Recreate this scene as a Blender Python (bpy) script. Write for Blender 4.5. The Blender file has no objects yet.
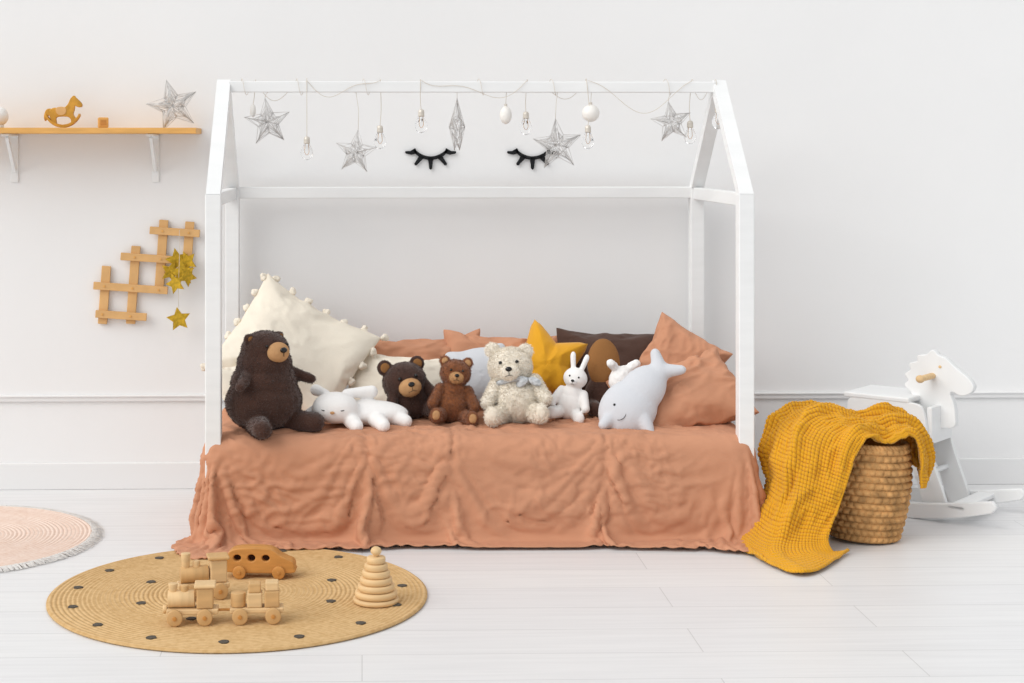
import bpy, bmesh, math, random
from mathutils import Vector, Matrix, Euler, noise
random.seed(7)
S = bpy.context.scene
C = S.collection
pi = math.pi

# ---------------------------------------------------------------- materials
def lin(h):
    h = h.lstrip('#')
    o = []
    for i in (0, 2, 4):
        c = int(h[i:i+2], 16)/255
        o.append(c/12.92 if c <= .04045 else ((c+.055)/1.055)**2.4)
    return o
def mat(name, hexc, rough=.7, bump=0., bscale=60, var=0., vscale=6, metal=0., trans=0., sheen=0., stretch=None, ior=1.45, spec=.3, sub=0.):
    m = bpy.data.materials.new(name); m.use_nodes = True
    nt = m.node_tree; b = nt.nodes['Principled BSDF']
    c = lin(hexc)
    b.inputs['Base Color'].default_value = (*c, 1)
    b.inputs['Roughness'].default_value = rough
    b.inputs['Metallic'].default_value = metal
    b.inputs['Transmission Weight'].default_value = trans
    b.inputs['IOR'].default_value = ior
    b.inputs['Specular IOR Level'].default_value = spec
    b.inputs['Sheen Weight'].default_value = sheen
    b.inputs['Sheen Roughness'].default_value = .5
    if bump or var:
        tc = nt.nodes.new('ShaderNodeTexCoord'); mp = nt.nodes.new('ShaderNodeMapping')
        nt.links.new(tc.outputs['Object'], mp.inputs[0])
        if stretch: mp.inputs['Scale'].default_value = stretch
    if var:
        n = nt.nodes.new('ShaderNodeTexNoise'); n.inputs['Scale'].default_value = vscale
        n.inputs['Detail'].default_value = 5
        nt.links.new(mp.outputs[0], n.inputs['Vector'])
        r = nt.nodes.new('ShaderNodeValToRGB')
        r.color_ramp.elements[0].position = .3; r.color_ramp.elements[1].position = .7
        r.color_ramp.elements[0].color = (*[x*(1-var) for x in c], 1)
        r.color_ramp.elements[1].color = (*[min(1, x*(1+var)) for x in c], 1)
        nt.links.new(n.outputs['Fac'], r.inputs[0]); nt.links.new(r.outputs[0], b.inputs['Base Color'])
    if bump:
        n = nt.nodes.new('ShaderNodeTexNoise'); n.inputs['Scale'].default_value = bscale
        n.inputs['Detail'].default_value = 4
        nt.links.new(mp.outputs[0], n.inputs['Vector'])
        bp = nt.nodes.new('ShaderNodeBump'); bp.inputs['Strength'].default_value = bump; bp.inputs['Distance'].default_value = .01
        nt.links.new(n.outputs['Fac'], bp.inputs['Height']); nt.links.new(bp.outputs[0], b.inputs['Normal'])
    return m

M = {}
M['white_paint'] = mat('white_painted_wood', '#EAEBEB', .45, var=.03, vscale=4, stretch=(1, 1, 6))
M['wall'] = mat('wall_paint', '#ECECEC', .85, bump=.06, bscale=35, var=.012, vscale=2)
M['trim'] = mat('trim_paint', '#E8E8E8', .6)
M['rust'] = mat('rust_cotton', '#C48E70', .95, bump=.14, bscale=300, var=.05, vscale=7, sheen=.05, spec=.1)
M['cream'] = mat('cream_linen', '#E9E0D0', .9, bump=.15, bscale=200, var=.03, vscale=8)
M['dkbrown'] = mat('dark_brown_plush', '#462E25', .95, bump=.4, bscale=160, var=.15, vscale=30, sheen=.3)
M['brownpil'] = mat('brown_cushion_cloth', '#503B33', .9, bump=.2, bscale=200, var=.08, sheen=.1)
M['teddy'] = mat('teddy_brown_plush', '#84502F', .95, bump=.5, bscale=160, var=.2, vscale=40, sheen=.3)
M['tan'] = mat('tan_plush', '#C09468', .95, bump=.3, bscale=200, var=.1, vscale=30)
M['tan2'] = mat('caramel_felt', '#93663B', .95, bump=.2, bscale=200, var=.08)
M['furcream'] = mat('cream_plush', '#EEE6D8', .95, bump=.4, bscale=150, var=.06, vscale=40)
M['white_plush'] = mat('white_plush', '#F0EEEC', .95, bump=.2, bscale=200, var=.02)
M['grey_plush'] = mat('light_grey_velour', '#CDCFD4', .9, bump=.15, bscale=150, var=.03, sheen=.2)
M['mustard_cushion'] = mat('mustard_cushion_cloth', '#DDA022', .85, bump=.15, bscale=200, var=.05, sheen=.2)
M['mustard'] = mat('mustard_waffle_cotton', '#D79C1E', .9, bump=.2, bscale=250, var=.06, vscale=8, sheen=.15)
M['black'] = mat('black_felt', '#16171A', .6)
M['eye'] = mat('black_glossy', '#0B0A0A', .15, spec=.6)
M['pine'] = mat('pine_wood', '#DDA860', .5, bump=.08, bscale=20, var=.12, vscale=9, stretch=(1, 6, 6))
M['lattice'] = mat('lattice_wood', '#D8AC74', .55, var=.14, vscale=10, bump=.05)
M['beech'] = mat('beech_wood', '#DCBB8C', .5, var=.1, vscale=14, stretch=(1, 1, 5))
M['beech2'] = mat('pale_wood', '#CCA572', .5, var=.1, vscale=14, stretch=(1, 1, 5))
M['carwood'] = mat('orange_wood', '#C58C4C', .45, var=.14, vscale=12, stretch=(1, 5, 5))
M['goldwood'] = mat('golden_varnished_wood', '#C8943C', .35, var=.2, vscale=40, metal=.15)
M['gold'] = mat('gold_glitter', '#C8A430', .45, metal=.45, bump=.6, bscale=350, var=.3, vscale=90)
M['silver'] = mat('silver_wire', '#D4D2D0', .4, metal=.35)
M['cap'] = mat('bulb_cap', '#D6CFC4', .4, metal=.3)
M['glass'] = mat('clear_glass', '#FFFFFF', .02, trans=1., ior=1.25, spec=.5)
M['bauble'] = mat('white_bauble', '#ECE9E4', .35, bump=.2, bscale=80)
M['cord'] = mat('cord_beige', '#D3CABD', .6)
M['filament'] = mat('filament', '#C08A3A', .4, metal=.5)
M['seagrass'] = mat('seagrass', '#C1935E', .75, bump=.4, bscale=120, var=.35, vscale=28)
M['mattress'] = mat('mattress_cloth', '#E8E8E6', .9, bump=.1, bscale=150)
M['rim'] = mat('rug_fringe', '#EAE7E3', .9, bump=.3, bscale=200)
M['dot'] = mat('rug_dot', '#5A544C', .9, bump=.5, bscale=200)
M['scarf'] = mat('dotted_scarf', '#BFC3C6', .9, var=.35, vscale=90)

def ringmat(name, c1, c2, scale):
    m = bpy.data.materials.new(name); m.use_nodes = True; nt = m.node_tree; b = nt.nodes['Principled BSDF']
    b.inputs['Roughness'].default_value = .95; b.inputs['Specular IOR Level'].default_value = .1
    tc = nt.nodes.new('ShaderNodeTexCoord')
    w = nt.nodes.new('ShaderNodeTexWave'); w.wave_type = 'RINGS'; w.rings_direction = 'Z'
    w.inputs['Scale'].default_value = scale; w.inputs['Distortion'].default_value = .6; w.inputs['Detail Scale'].default_value = 6
    nt.links.new(tc.outputs['Object'], w.inputs[0])
    n = nt.nodes.new('ShaderNodeTexNoise'); n.inputs['Scale'].default_value = 70; n.inputs['Detail'].default_value = 6
    nt.links.new(tc.outputs['Object'], n.inputs['Vector'])
    mx = nt.nodes.new('ShaderNodeMath'); mx.operation = 'MULTIPLY_ADD'; mx.inputs[1].default_value = .3
    nt.links.new(w.outputs['Fac'], mx.inputs[0]); nt.links.new(n.outputs['Fac'], mx.inputs[2])
    r = nt.nodes.new('ShaderNodeValToRGB'); r.color_ramp.elements[0].position = .35; r.color_ramp.elements[1].position = .85
    r.color_ramp.elements[0].color = (*lin(c1), 1); r.color_ramp.elements[1].color = (*lin(c2), 1)
    nt.links.new(mx.outputs[0], r.inputs[0]); nt.links.new(r.outputs[0], b.inputs['Base Color'])
    bp = nt.nodes.new('ShaderNodeBump'); bp.inputs['Strength'].default_value = .4; bp.inputs['Distance'].default_value = .004
    nt.links.new(mx.outputs[0], bp.inputs['Height']); nt.links.new(bp.outputs[0], b.inputs['Normal'])
    return m
M['jute'] = ringmat('jute_braid', '#BE9967', '#D7B585', 26)
M['pinkrug'] = ringmat('pink_cotton_braid', '#DDC1B0', '#EAD6C9', 22)

def floormat():
    m = bpy.data.materials.new('white_floor_planks'); m.use_nodes = True; nt = m.node_tree; b = nt.nodes['Principled BSDF']
    tc = nt.nodes.new('ShaderNodeTexCoord')
    br = nt.nodes.new('ShaderNodeTexBrick')
    br.offset = .37; br.inputs['Scale'].default_value = 1
    br.inputs['Brick Width'].default_value = 1.3; br.inputs['Row Height'].default_value = .19
    br.inputs['Mortar Size'].default_value = .0016; br.inputs['Mortar Smooth'].default_value = .3
    br.inputs['Color1'].default_value = (*lin('#E6E6E6'), 1); br.inputs['Color2'].default_value = (*lin('#E2E2E3'), 1)
    br.inputs['Mortar'].default_value = (*lin('#CBCBCB'), 1)
    nt.links.new(tc.outputs['Object'], br.inputs['Vector'])
    mp = nt.nodes.new('ShaderNodeMapping'); mp.inputs['Scale'].default_value = (1.2, 22, 1)
    nt.links.new(tc.outputs['Object'], mp.inputs[0])
    n = nt.nodes.new('ShaderNodeTexNoise'); n.inputs['Scale'].default_value = 2.2; n.inputs['Detail'].default_value = 6
    nt.links.new(mp.outputs[0], n.inputs['Vector'])
    r = nt.nodes.new('ShaderNodeValToRGB'); r.color_ramp.elements[0].position = .3; r.color_ramp.elements[1].position = .65
    r.color_ramp.elements[0].color = (.90, .90, .902, 1); r.color_ramp.elements[1].color = (1, 1, 1, 1)
    nt.links.new(n.outputs['Fac'], r.inputs[0])
    mx = nt.nodes.new('ShaderNodeMix'); mx.data_type = 'RGBA'; mx.blend_type = 'MULTIPLY'; mx.inputs[0].default_value = .7
    nt.links.new(br.outputs['Color'], mx.inputs[6]); nt.links.new(r.outputs[0], mx.inputs[7])
    nt.links.new(mx.outputs[2], b.inputs['Base Color'])
    b.inputs['Roughness'].default_value = .38; b.inputs['Specular IOR Level'].default_value = .35
    return m
M['floor'] = floormat()

# ---------------------------------------------------------------- cloth simulation (done first, in an empty scene)
def cloth(o, bend=.08):
    c = o.modifiers.new('Cloth', 'CLOTH'); s = c.settings
    s.quality = 5; s.mass = .25
    s.tension_stiffness = 15; s.compression_stiffness = 15; s.shear_stiffness = 5; s.bending_stiffness = bend
    s.tension_damping = 5; s.compression_damping = 5; s.shear_damping = 5; s.bending_damping = .5; s.air_damping = 1.5
    c.collision_settings.distance_min = .005; c.collision_settings.collision_quality = 2
    return c
def run(o, n):
    S.frame_set(1)
    S.frame_start = 1; S.frame_end = n
    for m in o.modifiers:
        if m.type == 'CLOTH': m.point_cache.frame_start = 1; m.point_cache.frame_end = n
    for f in range(1, n+1): S.frame_set(f)
    dg = bpy.context.evaluated_depsgraph_get()
    me = bpy.data.meshes.new_from_object(o.evaluated_get(dg))
    o.modifiers.clear(); o.data = me
    for p in me.polygons: p.use_smooth = True
    S.frame_set(1)
def collider(o, fr=12):
    o.modifiers.new('c', 'COLLISION'); o.collision.thickness_outer = .006; o.collision.cloth_friction = fr
    return o
def coll(name, c, s, bev=.03):
    bm = bmesh.new(); bmesh.ops.create_cube(bm, size=1); bmesh.ops.scale(bm, vec=s, verts=bm.verts)
    bmesh.ops.bevel(bm, geom=bm.edges[:], offset=min(bev, min(s)/3), segments=4, affect='EDGES', profile=.5)
    me = bpy.data.meshes.new(name); bm.to_mesh(me); bm.free()
    o = bpy.data.objects.new(name, me); C.objects.link(o); o.location = c
    return collider(o)
N_ = noise.noise
def crease(u, h, seed=0):
    """branching linen creases (0 .. 1)"""
    w1 = N_(Vector((u*7, h*7, 1+seed)))*.07; w2 = N_(Vector((u*7, h*7, 17+seed)))*.07
    m = .5+.9*N_(Vector((u*4, h*4, 33+seed)))
    a = max(0, 1-abs(N_(Vector(((u+w1+h*.35)*8, (h+w2-u*.25)*16, 5+seed))))*3.6)
    b = max(0, 1-abs(N_(Vector(((u+w2-h*.55)*15, (h+w1+u*.3)*24, 9+seed))))*4.2)
    c = max(0, 1-abs(N_(Vector(((u+w1*.6-h*.2)*30, (h+w2*.6+u*.5)*36, 13+seed))))*4.0)
    a = a*a*(3-2*a); b = b*b*(3-2*b)
    return (a*.9+b*.55+c*c*.28)*max(.15, min(1, m))

def sim_bedspread():
    x0, x1, yb, yf, d = -.472, 1.205, -.12, -.824, .0118
    a = coll('tmp_a', ((x0+x1)/2, (yb+yf)/2+.02, .155), (x1-x0, yb-yf+.04, .31), .04)
    b = coll('tmp_b', (0.4, -.6, -.05), (4, 3, .1))
    LS, LR, LF = .240, .212, .372
    nx = int((x1-x0+LS+LR)/d); ny = int((yb-yf+LF)/d)
    vs = []; id2 = {}
    for j in range(ny+1):
        for i in range(nx+1):
            x = x0-LS+i*d; y = yb-j*d
            cx = max(0, (x0-x)/LS, (x-x1)/LR); cy = max(0, yf-y)/LF
            if cx > 0 and cy > 0 and cx**2.8+cy**2.8 > 1.05: continue
            id2[i, j] = len(vs)
            vs.append((x, y, .325+.006*N_(Vector((x*9, y*9, 0)))+.006*N_(Vector((x*22, y*22, 3)))))
    fs = [(id2[i, j], id2[i+1, j], id2[i+1, j+1], id2[i, j+1]) for j in range(ny) for i in range(nx)
          if all(k in id2 for k in ((i, j), (i+1, j), (i+1, j+1), (i, j+1)))]
    me = bpy.data.meshes.new('rust_bedspread'); me.from_pydata(vs, [], fs); me.update(); me.materials.append(M['rust'])
    o = bpy.data.objects.new('rust_bedspread', me); C.objects.link(o)
    g = o.vertex_groups.new(name='seam')
    for k, v in enumerate(vs):
        wgt = .05+.3*N_(Vector((v[0]*6, v[1]*6, 8)))
        g.add([k], max(0, min(.25, wgt)), 'REPLACE')
    for s in (.02, .285, .745):
        col = round((s-(x0-LS))/d)
        # the gathers ease off toward the hem so it hangs straight to the floor
        for j in range(ny+1):
            e = max(0, (j/ny-.68)/.32)
            for q in (0, 1):
                if (col+q, j) in id2: g.add([id2[col+q, j]], 1.-.95*min(1, e*1.4), 'REPLACE')
    pin = o.vertex_groups.new(name='pin'); pin.add([id2[i, 0] for i in range(nx+1) if x0 < vs[id2[i, 0]][0] < x1], 1, 'REPLACE')
    c = cloth(o, .05); s = c.settings
    s.vertex_group_mass = 'pin'; s.vertex_group_shrink = 'seam'; s.shrink_min = -.080; s.shrink_max = .13
    c.collision_settings.use_self_collision = True; c.collision_settings.self_distance_min = .005
    run(o, 66)
    bpy.data.objects.remove(a); bpy.data.objects.remove(b)
    q = o.modifiers.new('s', 'SUBSURF'); q.levels = 1; q.render_levels = 1
    dg = bpy.context.evaluated_depsgraph_get(); me = bpy.data.meshes.new_from_object(o.evaluated_get(dg))
    o.modifiers.clear(); o.data = me
    co = [v.co.copy() for v in me.vertices]; nr = [v.normal.copy() for v in me.vertices]
    for v, p, n in zip(me.vertices, co, nr):
        sg = 1 if (n.y < -.3 or n.z > .3 or (abs(n.x) > .5 and n.x*(p.x-.3) > 0)) else -1
        am = min(1, max(0, (p.z-.02)/.07))*(1 if n.z < .6 else .9)
        v.co = p+n*sg*am*(.0105*crease(p.x, p.z*1.1+p.y*.9)+.0015*N_(Vector((p.x*24, p.y*24, p.z*24))))
    me.polygons.foreach_set('use_smooth', [True]*len(me.polygons))
    sd = o.modifiers.new('t', 'SOLIDIFY'); sd.thickness = .003; sd.offset = -1
    return o
sim_bedspread()

PN = 46
def sim_pillow(seed, press, N=PN, sh=-.05):
    w, h = .46, .36
    vs = []; idx = {}; fs = []
    for side in (1, -1):
        for i in range(N+1):
            for j in range(N+1):
                e = i in (0, N) or j in (0, N)
                if side == -1 and e: idx[side, i, j] = idx[1, i, j]; continue
                idx[side, i, j] = len(vs)
                u, v = i/N-.5, j/N-.5
                vs.append((u*w, v*h, 0 if e else side*(.006+.004*N_(Vector((u*8, v*8, seed*3+side))))))
    for side in (1, -1):
        for i in range(N):
            for j in range(N):
                f = [idx[side, i, j], idx[side, i+1, j], idx[side, i+1, j+1], idx[side, i, j+1]]
                fs.append(f if side == 1 else f[::-1])
    me = bpy.data.meshes.new('p'); me.from_pydata(vs, [], fs); me.update()
    o = bpy.data.objects.new('tmp_p', me); C.objects.link(o)
    c = cloth(o, .03); s = c.settings; s.use_pressure = True; s.uniform_pressure_force = press; s.shrink_min = sh
    s.effector_weights.gravity = 0; s.air_damping = 4
    run(o, 40)
    vv = [v.co.copy() for v in o.data.vertices]; bpy.data.objects.remove(o)
    ce = sum(vv, Vector())/len(vv); vv = [v-ce for v in vv]
    ex = [max(v[k] for v in vv)-min(v[k] for v in vv) for k in range(3)]
    return [Vector((v[0]/ex[0], v[1]/ex[1], v[2]/ex[2])) for v in vv], fs
PB = [sim_pillow(1, 1.8, sh=-.02), sim_pillow(5, 3., sh=-.08), sim_pillow(11, 4., sh=-.05)]

def cr(p, t):
    n = len(p)-1; x = t*n; i = min(n-1, int(x)); f = x-i
    P0 = p[max(0, i-1)]; P1 = p[i]; P2 = p[i+1]; P3 = p[min(n, i+2)]
    return .5*((2*P1)+(-P0+P2)*f+(2*P0-5*P1+4*P2-P3)*f*f+(-P0+3*P1-3*P2+P3)*f**3)
V = Vector
BX, BY = 1.555, -.785

# ---------------------------------------------------------------- builders
def empty(name, loc=(0, 0, 0), rot=(0, 0, 0), sc=1):
    e = bpy.data.objects.new(name, None); C.objects.link(e)
    e.empty_display_size = .05
    e.location = loc; e.rotation_euler = rot; e.scale = (sc, sc, sc) if not hasattr(sc, '__len__') else sc
    return e
def add(name, verts, faces, m, parent=None, loc=(0, 0, 0), rot=(0, 0, 0), smooth=True):
    me = bpy.data.meshes.new(name); me.from_pydata([tuple(v) for v in verts], [], faces); me.update()
    if smooth: me.polygons.foreach_set('use_smooth', [True]*len(me.polygons))
    me.materials.append(M[m] if isinstance(m, str) else m)
    o = bpy.data.objects.new(name, me); C.objects.link(o)
    o.location = loc; o.rotation_euler = rot
    if parent: o.parent = parent
    return o
def frombm(name, bm, m, parent=None, loc=(0, 0, 0), rot=(0, 0, 0), smooth=True):
    bmesh.ops.recalc_face_normals(bm, faces=bm.faces)
    me = bpy.data.meshes.new(name); bm.to_mesh(me); bm.free()
    if smooth: me.polygons.foreach_set('use_smooth', [True]*len(me.polygons))
    me.materials.append(M[m])
    o = bpy.data.objects.new(name, me); C.objects.link(o)
    o.location = loc; o.rotation_euler = rot
    if parent: o.parent = parent
    return o
def apply(o):
    dg = bpy.context.evaluated_depsgraph_get(); dg.update()
    me = bpy.data.meshes.new_from_object(o.evaluated_get(dg))
    if o.type == 'MESH':
        o.modifiers.clear(); o.data = me; return o
    n = bpy.data.objects.new(o.name, me); C.objects.link(n)
    n.location = o.location; n.rotation_euler = o.rotation_euler; n.parent = o.parent
    nm = o.name; bpy.data.objects.remove(o); n.name = nm
    return n
def box(name, c, s, m, parent=None, bev=.003, rot=(0, 0, 0)):
    bm = bmesh.new(); bmesh.ops.create_cube(bm, size=1)
    bmesh.ops.scale(bm, vec=s, verts=bm.verts)
    if bev: bmesh.ops.bevel(bm, geom=bm.edges[:], offset=bev, segments=2, affect='EDGES', profile=.5)
    return frombm(name, bm, m, parent, c, rot, smooth=False)
def beam(name, a, b, w, t, m, parent=None, bev=.002):
    a = Vector(a); b = Vector(b); d = b-a; L = d.length; z = d.normalized()
    x = Vector((1, 0, 0))
    if abs(z.x) > .9: x = Vector((0, 1, 0))
    y = z.cross(x).normalized(); x = y.cross(z)
    mt = Matrix((x, y, z)).transposed()
    return box(name, (a+b)/2, (w, t, L), m, parent, bev, mt.to_euler())
def cyl(name, a, b, r, m, parent=None, r2=None, seg=32, bev=.0015):
    a = Vector(a); b = Vector(b); d = b-a; L = d.length
    bm = bmesh.new(); bmesh.ops.create_cone(bm, cap_ends=True, segments=seg, radius1=r, radius2=r if r2 is None else r2, depth=L)
    if bev:
        es = [e for e in bm.edges if abs(abs(e.verts[0].co.z)-L/2) < 1e-6 and abs(e.verts[0].co.z-e.verts[1].co.z) < 1e-6]
        bmesh.ops.bevel(bm, geom=es, offset=bev, segments=2, affect='EDGES', profile=.5)
    o = frombm(name, bm, m, parent, (a+b)/2, d.to_track_quat('Z', 'Y').to_euler(), smooth=True)
    o.data.set_sharp_from_angle(angle=math.radians(50))
    return o
def ell(name, c, r, m, parent=None, rot=(0, 0, 0), seg=32):
    bm = bmesh.new(); bmesh.ops.create_uvsphere(bm, u_segments=seg, v_segments=seg//2, radius=1)
    if not hasattr(r, '__len__'): r = (r, r, r)
    bmesh.ops.scale(bm, vec=r, verts=bm.verts)
    return frombm(name, bm, m, parent, c, rot)
def lathe(name, prof, m, parent=None, loc=(0, 0, 0), rot=(0, 0, 0), seg=40):
    vs = []; fs = []
    for r, z in prof:
        for i in range(seg):
            a = 2*pi*i/seg; vs.append((r*math.cos(a), r*math.sin(a), z))
    for k in range(len(prof)-1):
        for i in range(seg):
            j = (i+1) % seg; fs.append((k*seg+i, k*seg+j, (k+1)*seg+j, (k+1)*seg+i))
    return add(name, vs, fs, m, parent, loc, rot)
def tube(name, polys, r, m, parent=None, loc=(0, 0, 0), rot=(0, 0, 0), cyc=False, smooth=False, res=2):
    vs = []; fs = []; n = 4 if res == 1 else 8
    for pl in polys:
        P = [Vector(p) for p in pl]
        if smooth and len(P) > 2: P = [cr(P, i/(len(P)*4)) for i in range(len(P)*4+1)]
        N = len(P); base = len(vs); up = None
        for i in range(N):
            a = P[(i-1) % N] if cyc or i else P[0]; b = P[(i+1) % N] if cyc or i < N-1 else P[-1]
            t = (b-a)
            t = t.normalized() if t.length > 1e-9 else Vector((0, 0, 1))
            if up is None: up = Vector((0, 1, 0)) if abs(t.y) < .9 else Vector((1, 0, 0))
            x = (up-t*up.dot(t))
            x = x.normalized() if x.length > 1e-6 else t.orthogonal().normalized()
            up = x; y = t.cross(x)
            for k in range(n):
                q = 2*pi*k/n; vs.append(P[i]+x*(r*math.cos(q))+y*(r*math.sin(q)))
        for i in range(N if cyc else N-1):
            j = (i+1) % N
            for k in range(n):
                l = (k+1) % n; fs.append((base+i*n+k, base+i*n+l, base+j*n+l, base+j*n+k))
        if not cyc: fs += [tuple(base+k for k in range(n))[::-1], tuple(base+(N-1)*n+k for k in range(n))]
    return add(name, vs, fs, m, parent, loc, rot)
def smooth_poly(pts, n=4):
    N = len(pts); out = []
    for i in range(N):
        p0, p1, p2, p3 = [pts[(i+k-1) % N] for k in range(4)]
        for j in range(n):
            t = j/n
            out.append(tuple(.5*((2*p1[a])+(-p0[a]+p2[a])*t+(2*p0[a]-5*p1[a]+4*p2[a]-p3[a])*t*t+(-p0[a]+3*p1[a]-3*p2[a]+p3[a])*t**3) for a in (0, 1)))
    return out
def outline(name, loops, th, m, parent=None, loc=(0, 0, 0), rz=0, bev=.002, flat=False):
    """flat silhouette in X-Z plane, extruded along Y by th"""
    cu = bpy.data.curves.new(name, 'CURVE'); cu.dimensions = '2D'; cu.fill_mode = 'BOTH'
    cu.extrude = th/2-bev; cu.bevel_depth = bev; cu.bevel_resolution = 2
    for pl in loops:
        sp = cu.splines.new('POLY'); sp.points.add(len(pl)-1)
        for i, p in enumerate(pl): sp.points[i].co = (p[0], p[1], 0, 1)
        sp.use_cyclic_u = True
    cu.materials.append(M[m])
    o = bpy.data.objects.new(name, cu); C.objects.link(o); o.location = loc
    o.rotation_euler = (0, 0, 0) if flat else (pi/2, 0, rz)
    if parent: o.parent = parent
    return apply(o)
def fb(x, y, z=0.):
    return noise.noise(Vector((x, y, z)))
def orient(tilt, inplane=0, yaw=0):
    return (Matrix.Rotation(yaw, 3, 'Z') @ Matrix.Rotation(tilt, 3, 'X') @ Matrix.Rotation(inplane, 3, 'Z')).to_euler()
def pillow(name, loc, rot, w, h, t, m, base=0, sag=0., parent=None, flip=1, cre=0., seed=0):
    P, fs = PB[base]
    vs = []
    for p in P:
        x, y, z = p.x*w*flip, p.y*h, p.z*t
        k = min(1, abs(p.z)*4)
        z += sag*fb(x*5+base+seed, y*5, base)
        if cre: z += (1 if p.z > 0 else -1)*k*cre*crease(x+seed, y, seed)
        vs.append((x, y, z))
    o = add(name, vs, fs if flip == 1 else [f[::-1] for f in fs], m, parent, loc, rot)
    q = o.modifiers.new('s', 'SUBSURF'); q.levels = 1; q.render_levels = 1
    return o
def puff(name, rf, T, m, loc=(0, 0, 0), rot=(0, 0, 0), parent=None, na=160, nr=24, wr=.002, seed=0, pw=.5):
    vs = []; fs = []
    ringidx = {}
    for side in (1, -1):
        vs.append((0, 0, side*T)); ringidx[(side, 0)] = [len(vs)-1]
        for k in range(1, nr+1):
            q = math.sin(k/nr*pi/2)
            if k == nr and side == -1: ringidx[(side, k)] = ringidx[(1, k)]; continue
            L = []
            for i in range(na):
                a = 2*pi*i/na; R = rf(a)*q
                x, y = R*math.cos(a), R*math.sin(a)
                z = T*(max(0, 1-q**2.2))**pw*side
                if k < nr: z += side*wr*(1-abs(fb(x*22, y*22, seed+side))*2)*(1-q)
                L.append(len(vs)); vs.append((x, y, z))
            ringidx[(side, k)] = L
    for side in (1, -1):
        c = ringidx[(side, 0)][0]; L = ringidx[(side, 1)]
        for i in range(na):
            f = (c, L[i], L[(i+1) % na]); fs.append(f if side == 1 else f[::-1])
        for k in range(1, nr):
            A = ringidx[(side, k)]; B = ringidx[(side, k+1)]
            for i in range(na):
                j = (i+1) % na; f = (A[i], B[i], B[j], A[j]); fs.append(f if side == 1 else f[::-1])
    return add(name, vs, fs, m, parent, loc, rot)
def star_r(R, inner=.5, rnd=.12, ph=pi/2, n=5):
    def f(a):
        x = ((a-ph) % (2*pi/n))/(2*pi/n); x = min(x, 1-x)*2
        al = x*pi/n
        ri = inner*R
        p = (R, 0); q = (ri*math.cos(pi/n), ri*math.sin(pi/n))
        dx, dy = q[0]-p[0], q[1]-p[1]
        den = math.sin(al)*dx-math.cos(al)*dy
        r = (p[1]*dx-p[0]*dy)/den if abs(den) > 1e-9 else R
        return r*(1-rnd*math.exp(-(x/.12)**2))
    return f
def blob(name, parts, m, parent=None, vox=.005, sm=6, loc=(0, 0, 0), rot=(0, 0, 0), fluff=0.):
    """one continuous soft body grown from ellipsoids / tapered limbs"""
    bm = bmesh.new()
    def e(c, r, R=None):
        mt = Matrix.Translation(Vector(c)) @ (R.to_matrix().to_4x4() if R else Matrix()) @ Matrix.Diagonal((*r, 1))
        bmesh.ops.create_uvsphere(bm, u_segments=24, v_segments=14, radius=1, matrix=mt)
    for p in parts:
        if p[0] == 'e': e(p[1], p[2], Euler(p[3]) if len(p) > 3 else None)
        else:
            _, a, b, ra, rb = p; a = Vector(a); b = Vector(b); n = max(3, int((b-a).length/(min(ra, rb)*.3)))
            for i in range(n+1):
                t = i/n; e(a.lerp(b, t), (ra+(rb-ra)*t,)*3)
    o = frombm(name, bm, m, parent, loc, rot)
    r = o.modifiers.new('r', 'REMESH'); r.mode = 'VOXEL'; r.voxel_size = vox; r.use_smooth_shade = True
    s = o.modifiers.new('s', 'SMOOTH'); s.iterations = sm; s.factor = .5
    if fluff:
        tx = bpy.data.textures.new('fluff', 'CLOUDS'); tx.noise_scale = .012
        d = o.modifiers.new('d', 'DISPLACE'); d.texture = tx; d.strength = fluff; d.texture_coords = 'LOCAL'
    apply(o)
    o.data.polygons.foreach_set('use_smooth', [True]*len(o.data.polygons))
    return o
def fur(o, n, L, w, m, parent, name='fur_pile'):
    me = o.data; ar = [p.area for p in me.polygons]
    vs = []; fs = []
    mw = Matrix.LocRotScale(o.location, o.rotation_euler, None)
    for p in random.choices(me.polygons, weights=ar, k=n):
        nrm = p.normal; c = p.center + Vector([random.uniform(-1, 1)*math.sqrt(p.area)*.5 for _ in range(3)])
        d = (nrm + Vector([random.uniform(-.6, .6) for _ in range(3)]) + Vector((0, 0, -.25))).normalized()
        t = d.cross(Vector([random.uniform(-1, 1) for _ in range(3)])).normalized()
        l = L*random.uniform(.6, 1.2); k = len(vs)
        b = c-nrm*.001
        vs += [mw@(b-t*w), mw@(b+t*w), mw@(b+d*l*.6+t*w*.6), mw@(b+d*l*.6-t*w*.6), mw@(b+d*l+Vector((0, 0, -.2*l)))]
        fs += [(k, k+1, k+2, k+3), (k+3, k+2, k+4)]
    return add(name, vs, fs, m, parent)

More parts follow.
